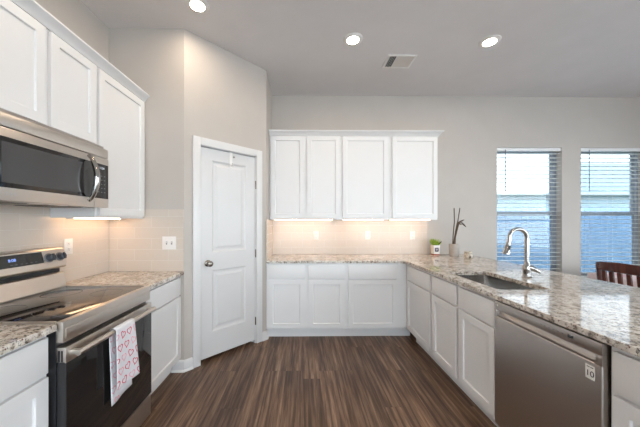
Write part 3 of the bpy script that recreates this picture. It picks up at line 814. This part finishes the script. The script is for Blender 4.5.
b = MB(); mbx(b, MX1 - 0.035, MX1, PY, MY1, MZ0, 1.793, bev=0.004); cp = b.build('control_panel', 'steel', t)
b = MB(); mbx(b, MX1 - 0.006, MX1 + 0.0012, PY + 0.002, MY1 - 0.006, 1.520, 1.750, bev=0.0006); kp = b.build('keypad_glass', 'blackglass', cp)
text_mesh('12:00', 0.020, basis((0, 1, 0), (0, 0, 1), (MX1 + 0.0016 - ox, 1.800 - oy, 1.722 - oz)), 'clock_digits', 'paleled', kp)
b = MB()
for r in range(5):
    for c in range(3):
        b = MB(); mbx(b, MX1 + 0.001, MX1 + 0.0015, 1.768 + c * 0.026, 1.778 + c * 0.026, 1.560 + r * 0.027, 1.563 + r * 0.027)
        b.build('keypad_mark', 'grey', kp, smooth=0)
b = MB(); mbx(b, XL + 0.02, MX1 - 0.036, MY0 + 0.004, MY1 - 0.004, MZ0 + 0.002, MZ0 + 0.012); bt = b.build('bottom_plate', 'steel_d', t, smooth=0)
for y in (1.20, 1.55):
    b = MB(); mbx(b, -1.66, -1.46, y, y + 0.24, MZ0 - 0.001, MZ0 + 0.003)
    for k in range(11): mbx(b, -1.655 + k * 0.018, -1.649 + k * 0.018, y + 0.005, y + 0.235, MZ0 - 0.003, MZ0 - 0.0005)
    b.build('grease_filter', 'filter', bt, smooth=0)
b = MB(); mbx(b, -1.43, -1.395, 1.40, 1.60, MZ0 - 0.001, MZ0 + 0.003); b.build('lamp_cover', 'plastic', bt, smooth=0)
mk = MB()
q = bmesh.new(); mk.lathe([(0.0052, 0), (0.0070, 0), (0.0070, 0.0006), (0.0052, 0.0006)], 20, basis((0, 1, 0), (0, 0, 1), (MX1 - ox, 1.228 - oy, 1.492 - oz)))
mk.box(MX1 - ox, MX1 + 0.0006 - ox, 1.242 - oy, 1.245 - oy, 1.486 - oz, 1.498 - oz); mk.box(MX1 - ox, MX1 + 0.0006 - ox, 1.245 - oy, 1.251 - oy, 1.486 - oz, 1.489 - oz)
mk.lathe([(0.0042, 0), (0.0064, 0), (0.0064, 0.0006), (0.0042, 0.0006)], 20, basis((0, 1, 0), (0, 0, 1), (MX1 - ox, 1.260 - oy, 1.492 - oz)))
mk.build('maker_mark', 'cord', md_, smooth=0)

# ------------------------------------------------------------------ wall plates
def outlet(label, loc, rot, group='outlets on the tile'):
    t = thing('wall_outlet', label, 'outlet', loc, rot, group)
    b = MB(); b.box(-0.036, 0.036, -0.005, 0, -0.058, 0.058, bev=0.002); b.build('cover_plate', 'plastic', t)
    for s in (-1, 1):
        b = MB(); b.box(-0.016, 0.016, -0.0075, -0.004, s * 0.021 - 0.014, s * 0.021 + 0.014, bev=0.0015); so = b.build('socket', 'plastic', t)
        b = MB()
        for k in (-1, 1): b.box(k * 0.006 - 0.001, k * 0.006 + 0.001, -0.0079, -0.007, s * 0.021 - 0.002, s * 0.021 + 0.007)
        b.lathe([(0, 0.007), (0.0022, 0.007), (0.0022, 0.0079), (0, 0.0079)], 10, basis((1, 0, 0), (0, 0, 1), (0, 0, s * 0.021 - 0.007)))
        b.build('slots', 'dark', so, smooth=0)
    return t
YT = YB - 0.009
outlet('white wall outlet under the two-door back wall cabinet, leftmost of three on the back tile', (0.188, YT, 1.175), 0)
outlet('white wall outlet under the middle back wall cabinet, second of three on the back tile', (0.911, YT, 1.175), 0)
outlet('white wall outlet left of the potted succulent, rightmost of three on the back tile', (1.537, YT, 1.175), 0)
outlet('white wall outlet on the left wall tile beside the range controls', (XL + 0.009, 2.018, 1.180), PI / 2)
t = thing('light_switch', 'white double light switch plate on the tile beside the pantry wall', 'switch', (-1.212, YR - 0.009, 1.172))
b = MB(); b.box(-0.062, 0.062, -0.005, 0, -0.060, 0.060, bev=0.002); b.build('cover_plate', 'plastic', t)
for x in (-0.023, 0.023):
    b = MB(); b.box(x - 0.006, x + 0.006, -0.0056, -0.0045, -0.013, 0.013); b.build('toggle_slot', 'grey', t, smooth=0)
    b = MB(); b.prism([(-0.0055, -0.002), (-0.0055, 0.006), (-0.018, 0.012), (-0.018, 0.006)], x - 0.004, x + 0.004, 'x'); b.build('toggle', 'plastic', t, smooth=0)

# ------------------------------------------------------------------ dishwasher
t = thing('dishwasher', 'stainless steel dishwasher built in under the granite peninsula', 'dishwasher', (1.2, 1.345, 0))
def wb(b, x0, x1, y0, y1, z0, z1, **k): return b.box(x0 - 1.2, x1 - 1.2, y0 - 1.345, y1 - 1.345, z0, z1, **k)
b = MB(); wb(b, 1.235, 1.80, 1.052, 1.638, 0.10, 0.872); b.build('tub', 'dark', t, smooth=0)
DX = 1.196
b = MB(); wb(b, DX, 1.234, 1.047, 1.643, 0.118, 0.786, bev=0.007, seg=3); dd = b.build('door', 'steel_d', t)
b = MB()   # control strip above the pocket handle
wb(b, DX, 1.234, 1.047, 1.643, 0.824, 0.876, bev=0.004)
wb(b, DX, 1.234, 1.047, 1.074, 0.780, 0.830, bev=0.004); wb(b, DX, 1.234, 1.628, 1.643, 0.780, 0.830, bev=0.003)
cpd = b.build('control_panel', 'steel_d', t)
b = MB()   # scooped pocket
pr = [(DX + 0.003, 0.780)] + [(DX + 0.003 + 0.026 * math.sin(a), 0.782 + 0.044 * (1 - math.cos(a)) * 1.0) for a in [k * PI / 2 / 8 for k in range(9)]] + [(1.2335, 0.826), (1.2335, 0.778)]
b.prism([(x - 1.2, z) for x, z in pr], 1.074 - 1.345, 1.628 - 1.345, 'y'); b.build('pocket_handle', 'steel_d', t)
b = MB(); wb(b, DX - 0.0006, DX + 0.001, 1.160, 1.185, 0.845, 0.858); b.build('display', 'blackglass', cpd, smooth=0)
b = MB()
for k in range(6): wb(b, DX - 0.0005, DX + 0.001, 1.205 + k * 0.022, 1.214 + k * 0.022, 0.849, 0.853)
b.build('touch_keys', 'grey', cpd, smooth=0)
b = MB(); b.lathe([(0, 0), (0.006, 0), (0.006, 0.0008), (0, 0.0008)], 20, basis((0, -1, 0), (0, 0, 1), (DX - 1.2, 1.618 - 1.345, 0.853))); b.build('maker_mark', 'paper', cpd)
st = MB(); wb(st, DX - 0.0006, DX + 0.0005, 1.074, 1.110, 0.710, 0.768); sk_ = st.build('warranty_sticker', 'paper', dd, smooth=0)
sk_['label'] = 'white sticker printed with a large black 10'
SB = lambda y, z: basis((0, -1, 0), (0, 0, 1), (DX - 0.0009 - 1.2, y - 1.345, z))
text_mesh('10', 0.034, SB(1.092, 0.732), 'printed_number', 'ink', sk_)
b = MB()
for k in range(2): wb(b, DX - 0.001, DX, 1.079 + k * 0.014, 1.090 + k * 0.014, 0.758, 0.761)
b.build('printed_line', 'ink', sk_, smooth=0)
b = MB(); wb(b, 1.262, 1.274, 1.052, 1.638, 0.0, 0.112); b.build('toe_panel', 'black', t, smooth=0)

# ------------------------------------------------------------------ sink and faucet
t = thing('kitchen_sink', 'single-bowl stainless undermount sink set in the granite peninsula', 'sink', ((SK[0] + SK[1]) / 2, (SK[2] + SK[3]) / 2, 0.695))
ox, oy, oz = t.location
def rr(off, z, r): return [(x - ox, y - oy, z - oz) for x, y in rrect(SK[0] - off, SK[1] + off, SK[2] - off, SK[3] + off, r)]
b = MB(); b.loft([rr(0.022, 0.8835, 0.05), rr(0.004, 0.8835, 0.04), rr(0.004, 0.876, 0.04), rr(0.000, 0.74, 0.04), rr(-0.006, 0.715, 0.045), rr(-0.022, 0.702, 0.05), rr(-0.05, 0.698, 0.06)], cap0=False, cap1=True)
o = b.build('bowl', 'sink', t)
b = MB(); b.lathe([(0, 0.001), (0.018, 0.001), (0.022, 0.004), (0.042, 0.004), (0.044, 0.006), (0.046, 0.0035), (0.046, 0.0032)], 32); b.build('drain', 'chrome', t)
t = thing('kitchen_faucet', 'chrome gooseneck pull-down faucet standing on the granite behind the sink', 'faucet', (1.815, 2.13, CZ1))
b = MB(); b.lathe([(0, 0), (0.033, 0), (0.034, 0.004), (0.031, 0.009), (0.028, 0.012), (0.0275, 0.055), (0.029, 0.062), (0.028, 0.085), (0.022, 0.105), (0.0175, 0.125), (0.0165, 0.13), (0, 0.13)], 32); b.build('base', 'chrome', t)
pts = [(0, 0, 0.12), (0, 0, 0.2), (0, 0, 0.27), (0, 0, 0.305)]; R = 0.076; cz = 0.313
for k in range(1, 17):
    a = PI * k / 16 * 1.03; pts.append((-R + R * math.cos(a), -0.01 * k / 16, cz + R * 1.05 * math.sin(a)))
lx, ly, lz = pts[-1]
pts.append((lx - 0.004, ly, lz - 0.02))
b = MB(); b.tube(pts, [0.0165] * 4 + [0.0155] * 6 + [0.0145] * 11, 20); b.build('neck', 'chrome', t)
ax = Vector((-0.24, 0, -1)).normalized(); s0_ = Vector((lx - 0.003, ly, lz - 0.012))
m4 = basis(Vector((0, 1, 0)).cross(ax), (0, 1, 0), s0_)
m4 = Matrix((Vector((0, 1, 0)).cross(ax).normalized(), Vector((0, 1, 0)), ax)).transposed().to_4x4(); m4.translation = s0_
b = MB(); b.lathe([(0, 0), (0.0165, 0), (0.0175, 0.006), (0.0165, 0.012), (0.018, 0.03), (0.024, 0.075), (0.029, 0.098), (0.029, 0.106), (0.024, 0.109), (0, 0.109)], 28, m4); sh = b.build('spray_head', 'chrome', t)
b = MB(); p = s0_ + ax * 0.05
bq = bmesh.new(); bmesh.ops.create_cube(bq, size=1.0); bq.transform(Matrix.Diagonal((0.012, 0.014, 0.036, 1)))
b.merge(bq, m4 @ Matrix.Translation((0.0, -0.0175, 0.05))); b.build('spray_button', 'rubber', sh)
b = MB(); b.tube([(0.006, -0.006, 0.085), (0.028, -0.014, 0.080), (0.052, -0.022, 0.064), (0.082, -0.030, 0.046)], [0.027, 0.026, 0.020, 0.012], 16, flat=0.8); b.build('lever_handle', 'chrome', t)

# ------------------------------------------------------------------ small things on the back counter
t = thing('potted_succulent', 'small green succulent in a white pot with a dark square emblem, under the outlet', 'plant', (1.785, 3.56, CZ1))
b = MB(); b.loft([[(x, y, z) for x, y in rrect(-h_, h_, -h_, h_, 0.012, 4)] for h_, z in ((0.040, 0.0), (0.041, 0.004), (0.046, 0.135), (0.0465, 0.139), (0.042, 0.139), (0.041, 0.122))]); pt = b.build('pot', 'pot', t)
b = MB(); b.loft([[(x, y, z) for x, y in rrect(-h_, h_, -h_, h_, 0.012, 4)] for h_, z in ((0.0405, 0.003), (0.0417, 0.004), (0.0424, 0.022), (0.0412, 0.023))]); b.build('base_band', 'redband', pt)
b = MB(); b.loft([[(x, y, z + 0.08) for x, z in rrect(-0.024, 0.024, -0.026, 0.026, 0.007, 3)] for y in (-0.0430, -0.0455)]); em = b.build('emblem', 'purple', pt)
b = MB(); b.box(-0.004, 0.004, -0.0462, -0.0450, 0.066, 0.094); b.box(-0.011, 0.011, -0.0462, -0.0450, 0.084, 0.092); b.build('emblem_mark', 'pot', em, smooth=0)
b = MB()
for k in range(70):
    a = random.uniform(0, 2 * PI); r = random.uniform(0, 0.034); ln = random.uniform(0.06, 0.125) * (1 - r * 6)
    lean = r * 1.0 + random.uniform(0, 0.02)
    p0 = Vector((r * math.cos(a), r * math.sin(a), 0.120)); p1 = p0 + Vector((lean * math.cos(a), lean * math.sin(a), ln))
    b.tube([p0, p0.lerp(p1, 0.45) + Vector((0, 0, 0.008)), p1], [0.005, 0.009, 0.001], 6, flat=0.5)
b.build('leaves', 'leaf', t)
tag(MB().tube([(0, 0, 0), (0.018, 0.001, 0.024), (0.055, 0.003, 0.071)], [0.005, 0.0085, 0.006], 12).build('plant_stake', 'ink', loc=(1.808, 3.545, CZ1 + 0.118)),
    'short dark stick leaning out of the white succulent pot', 'stick')
t = thing('flower_vase', 'pale stone cylinder vase between the succulent pot and the candle jar', 'vase', (1.99, 3.47, CZ1))
b = MB(); b.lathe([(0, 0), (0.056, 0), (0.060, 0.004), (0.061, 0.158), (0.059, 0.163), (0.054, 0.163), (0.052, 0.156), (0.052, 0.012), (0, 0.010)], 36); b.build('body', 'stone', t)
tw = [('tall straight dark twig standing in the stone vase', [(-0.018, 0.012, 0.012), (-0.008, 0.010, 0.25), (0.004, 0, 0.45), (0.0, 0, 0.63)], [0.006, 0.006, 0.006, 0.006]),
      ('tall twig leaning right in the stone vase', [(0.012, 0.016, 0.012), (0.028, 0.014, 0.25), (0.055, 0.012, 0.45), (0.083, 0.01, 0.63)], [0.006, 0.006, 0.006, 0.005]),
      ('thick dark twig with drooping dried leaves at its top, in the stone vase', [(-0.024, -0.018, 0.012), (-0.014, -0.018, 0.16), (0.016, -0.022, 0.33), (0.045, -0.012, 0.43), (0.085, -0.012, 0.46)], [0.008, 0.009, 0.014, 0.017, 0.009])]
for lab, p, r in tw:
    o = MB().tube(p, r, 10).build('dried_twig', 'twig', loc=(1.99, 3.47, CZ1 + 0.001)); tag(o, lab, 'twig', 'twigs in the vase')
b = MB()
for p0, p1 in (((0.078, -0.012, 0.455), (0.125, -0.012, 0.478)), ((0.082, -0.012, 0.450), (0.150, -0.012, 0.385)), ((0.05, -0.012, 0.43), (0.09, -0.018, 0.415))):
    p0, p1 = Vector(p0), Vector(p1); b.tube([p0, p0.lerp(p1, 0.5), p1], [0.008, 0.016, 0.006], 8, flat=0.6)
b.build('dried_leaves', 'twig', o)
t = thing('candle_jar', 'small round cream candle jar on the counter at right of the vase', 'candle', (2.05, 3.27, CZ1))
b = MB(); b.lathe([(0, 0), (0.040, 0), (0.047, 0.008), (0.050, 0.03), (0.046, 0.048), (0.040, 0.054), (0.040, 0.06), (0.043, 0.062), (0.043, 0.082), (0.038, 0.084), (0.034, 0.078), (0.034, 0.062), (0, 0.060)], 32); b.build('jar', 'candle', t)
b = MB(); b.lathe([(0, 0.0), (0.013, 0.0), (0.013, 0.002), (0, 0.0025)], 18, basis((1, 0, 0), (0, 0, 1), (-0.006, -0.0480, 0.020))); b.build('jar_label', 'twig', t)

# ------------------------------------------------------------------ window blinds
def blind(label, x0, x1, first=[None]):
    if first[0]:
        t = copy_tree(first[0]); t.location = ((x0 + x1) / 2, YB + 0.042, WZ1 - 0.002); t['label'] = label; return t
    t = thing('window_blind', label, 'blind', ((x0 + x1) / 2, YB + 0.042, WZ1 - 0.002), 0, 'window blinds')
    hw = (x1 - x0) / 2 - 0.006; h = WZ1 - WZ0 - 0.01
    box(-hw, hw, -0.03, 0.03, -0.045, 0, bev=0.003).build('headrail', 'blind', t)
    b = MB(); n = 30; sp = 0.0586
    for k in range(n):
        z = -0.075 - k * sp
        tl = math.sin(math.radians(-2))
        b.loft([[(x, y, z + dz_ + y * tl) for y, dz_ in ((-0.03, -0.002), (-0.015, 0.0008), (0.0, 0.0018), (0.015, 0.0008), (0.03, -0.002), (0.03, -0.0045), (0.015, -0.0017), (0, -0.0007), (-0.015, -0.0017), (-0.03, -0.0045))] for x in (-hw, hw)])
    b.build('slats', 'blind', t, smooth=30)
    zb = -0.075 - n * sp
    box(-hw, hw, -0.026, 0.026, zb - 0.012, zb + 0.008, bev=0.003).build('bottom_rail', 'blind', t)
    b = MB()
    for x in (-hw + 0.13, 0.0, hw - 0.13):
        for y in (-0.0315, 0.0315): b.tube([(x, y, -0.04), (x, y, zb)], 0.0011, 5)
    b.build('ladder_cords', 'cord', t)
    b = MB(); b.tube([(-hw + 0.115, -0.040, -0.03), (-hw + 0.115, -0.041, -0.62)], 0.0045, 8); b.build('tilt_wand', 'wand', t)
    first[0] = t; return t
blind('white horizontal blind in the left window, behind the faucet', *WIN[0])
blind('white horizontal blind in the right window, behind the dining chair', *WIN[1])

# ------------------------------------------------------------------ dining chair and table
t = thing('dining_chair', 'dark cherry wood slat-back dining chair behind the granite peninsula', 'chair', (3.17, 2.36, 0))
hw = 0.235
def lean(z): return -0.20 - max(0, z - 0.46) * 0.10
for s in (-1, 1):
    b = MB(); b.tube([(-0.235, s * (hw - 0.02), 0), (-0.205, s * (hw - 0.02), 0.25), (-0.20, s * (hw - 0.015), 0.46), (lean(0.95), s * hw, 0.95)], [0.020, 0.023, 0.024, 0.018], 8); b.build('back_leg', 'cherry', t)
    b = MB(); b.tube([(0.20, s * 0.20, 0), (0.20, s * 0.20, 0.43)], [0.017, 0.023], 8); b.build('front_leg', 'cherry', t)
    b = MB(); b.box(-0.19, 0.19, s * 0.20 - 0.009, s * 0.20 + 0.009, 0.36, 0.42); b.build('seat_rail', 'cherry', t, smooth=0)
b = MB(); b.box(-0.195, 0.235, -0.235, 0.235, 0.425, 0.465, bev=0.012); b.build('seat', 'cherry', t)
def rail(z0, z1, th):
    rings = []
    for k in range(13):
        y = -hw - 0.012 + (2 * hw + 0.024) * k / 12; bow = 0.030 * (1 - (y / hw) ** 2); crown_ = 0.018 * (1 - (y / hw) ** 2)
        x0_, x1_ = lean(z0) - bow, lean(z1) - bow
        rings.append([(x0_ - th, y, z0), (x0_ + th, y, z0), (x1_ + th, y, z1 + crown_), (x1_ - th, y, z1 + crown_)])
    return MB().loft(rings)
rail(0.897, 0.972, 0.012).build('top_rail', 'cherry', t, bevel=0.004); rail(0.56, 0.61, 0.010).build('lower_rail', 'cherry', t, bevel=0.003)
for k in range(6):
    y = -0.175 + k * 0.07; bow = 0.030 * (1 - (y / hw) ** 2)
    b = MB(); b.loft([[(lean(z) - bow - 0.007, y - 0.017, z), (lean(z) - bow + 0.007, y - 0.017, z), (lean(z) - bow + 0.007, y + 0.017, z), (lean(z) - bow - 0.007, y + 0.017, z)] for z in (0.60, 0.75, 0.895)]); b.build('slat', 'cherry', t, smooth=0)
t = thing('dining_table', 'dark cherry dining table standing in front of the right window', 'table', (3.95, 2.45, 0))
b = MB(); b.box(-0.5, 0.5, -0.72, 0.72, 0.715, 0.748, bev=0.006); b.build('tabletop', 'cherry', t)
b = MB(); b.box(-0.42, 0.42, -0.64, -0.615, 0.63, 0.715); b.box(-0.42, 0.42, 0.615, 0.64, 0.63, 0.715); b.box(-0.42, -0.395, -0.615, 0.615, 0.63, 0.715); b.box(0.395, 0.42, -0.615, 0.615, 0.63, 0.715); b.build('apron', 'cherry', t, smooth=0)
for sx_ in (-1, 1):
    for sy_ in (-1, 1):
        b = MB(); b.box(sx_ * 0.44 - 0.035, sx_ * 0.44 + 0.035, sy_ * 0.66 - 0.035, sy_ * 0.66 + 0.035, 0, 0.715, bev=0.005); b.build('leg', 'cherry', t)
b = MB(); b.box(-0.505, 0.505, -0.725, 0.725, 0.0, 0.004, bev=0.0015)
for s in (-1, 1):
    b.box(s * 0.5015, s * 0.506, -0.725, 0.725, -0.11, 0.003); b.box(-0.505, 0.505, s * 0.7215, s * 0.726, -0.11, 0.003)
for k in range(150):
    b.mi = 1 if k % 2 else 2
    cx, cy, a, s = random.uniform(-0.46, 0.46), random.uniform(-0.68, 0.68), random.uniform(0, 6.28), random.uniform(0.018, 0.03)
    q = bmesh.new(); q.faces.new([q.verts.new((cx + hx_ * math.cos(a) - hy_ * math.sin(a), cy + hx_ * math.sin(a) + hy_ * math.cos(a), 0.0046)) for hx_, hy_ in heart_pts(s, 18)]); b.merge(q)
tag(b.build('tablecloth', ['cloth', 'heart', 'heartlight'], smooth=0, loc=(3.95, 2.45, 0.7485)), 'pale pink tablecloth with red marks on the dining table behind the chair', 'tablecloth')

# ------------------------------------------------------------------ outdoors
struct(box(-14, 24, 4.2, 24, -0.30, -0.12).build('ground', 'grass', smooth=0))
struct(box(-8, 14, -14, 4.19, -0.30, -0.12).build('bounce_patio', 'concrete', smooth=0))  # added unseen pale ground, bounces daylight up to the ceiling
t = thing('garden_fence', 'weathered board fence tinted with blue daylight outside behind both windows', 'fence', (6.0, 7.0, -0.12))
b = MB(); x = -8.0
while x < 8.0:
    b.box(x, x + 0.135, -0.011, 0.011, 0.03, 1.86 + random.uniform(-0.008, 0.008)); x += 0.142
b.build('boards', 'fence', t, smooth=0)
b = MB()
for z in (0.35, 1.0, 1.6): b.box(-8, 8, 0.012, 0.05, z, z + 0.09)
b.build('rails', 'fence', t, smooth=0)
for k in range(8): box(-7.9 + k * 2.25, -7.8 + k * 2.25, 0.05, 0.15, 0, 1.85).build('post', 'fence', t, smooth=0)
t = thing('neighbor_house', 'blue-grey sided house seen beyond the fence through the window blinds', 'house', (10.0, 13.5, -0.12))
box(-7, 7, 0, 6, 0, 3.0).build('wall', 'siding', t, smooth=0)
b = MB(); b.prism([(-0.5, 2.95), (3.0, 3.0), (6.5, 2.95), (6.5, 2.8), (-0.5, 2.8)], -7.4, 7.4, 'x'); b.build('roof', 'shingle', t, smooth=0)
box(4.8, 8.4, 0.6, 1.6, 3.0, 4.65).build('upper_story', 'siding', t, smooth=0)
for x in (-4.0, -0.6, 3.2):
    f = MB(); f.box(x - 0.55, x + 0.55, -0.04, 0, 1.0, 2.3); f = f.build('window', 'trim', t, smooth=0)
    box(x - 0.47, x + 0.47, -0.05, -0.041, 1.08, 2.22).build('pane', 'blackglass', f, smooth=0)
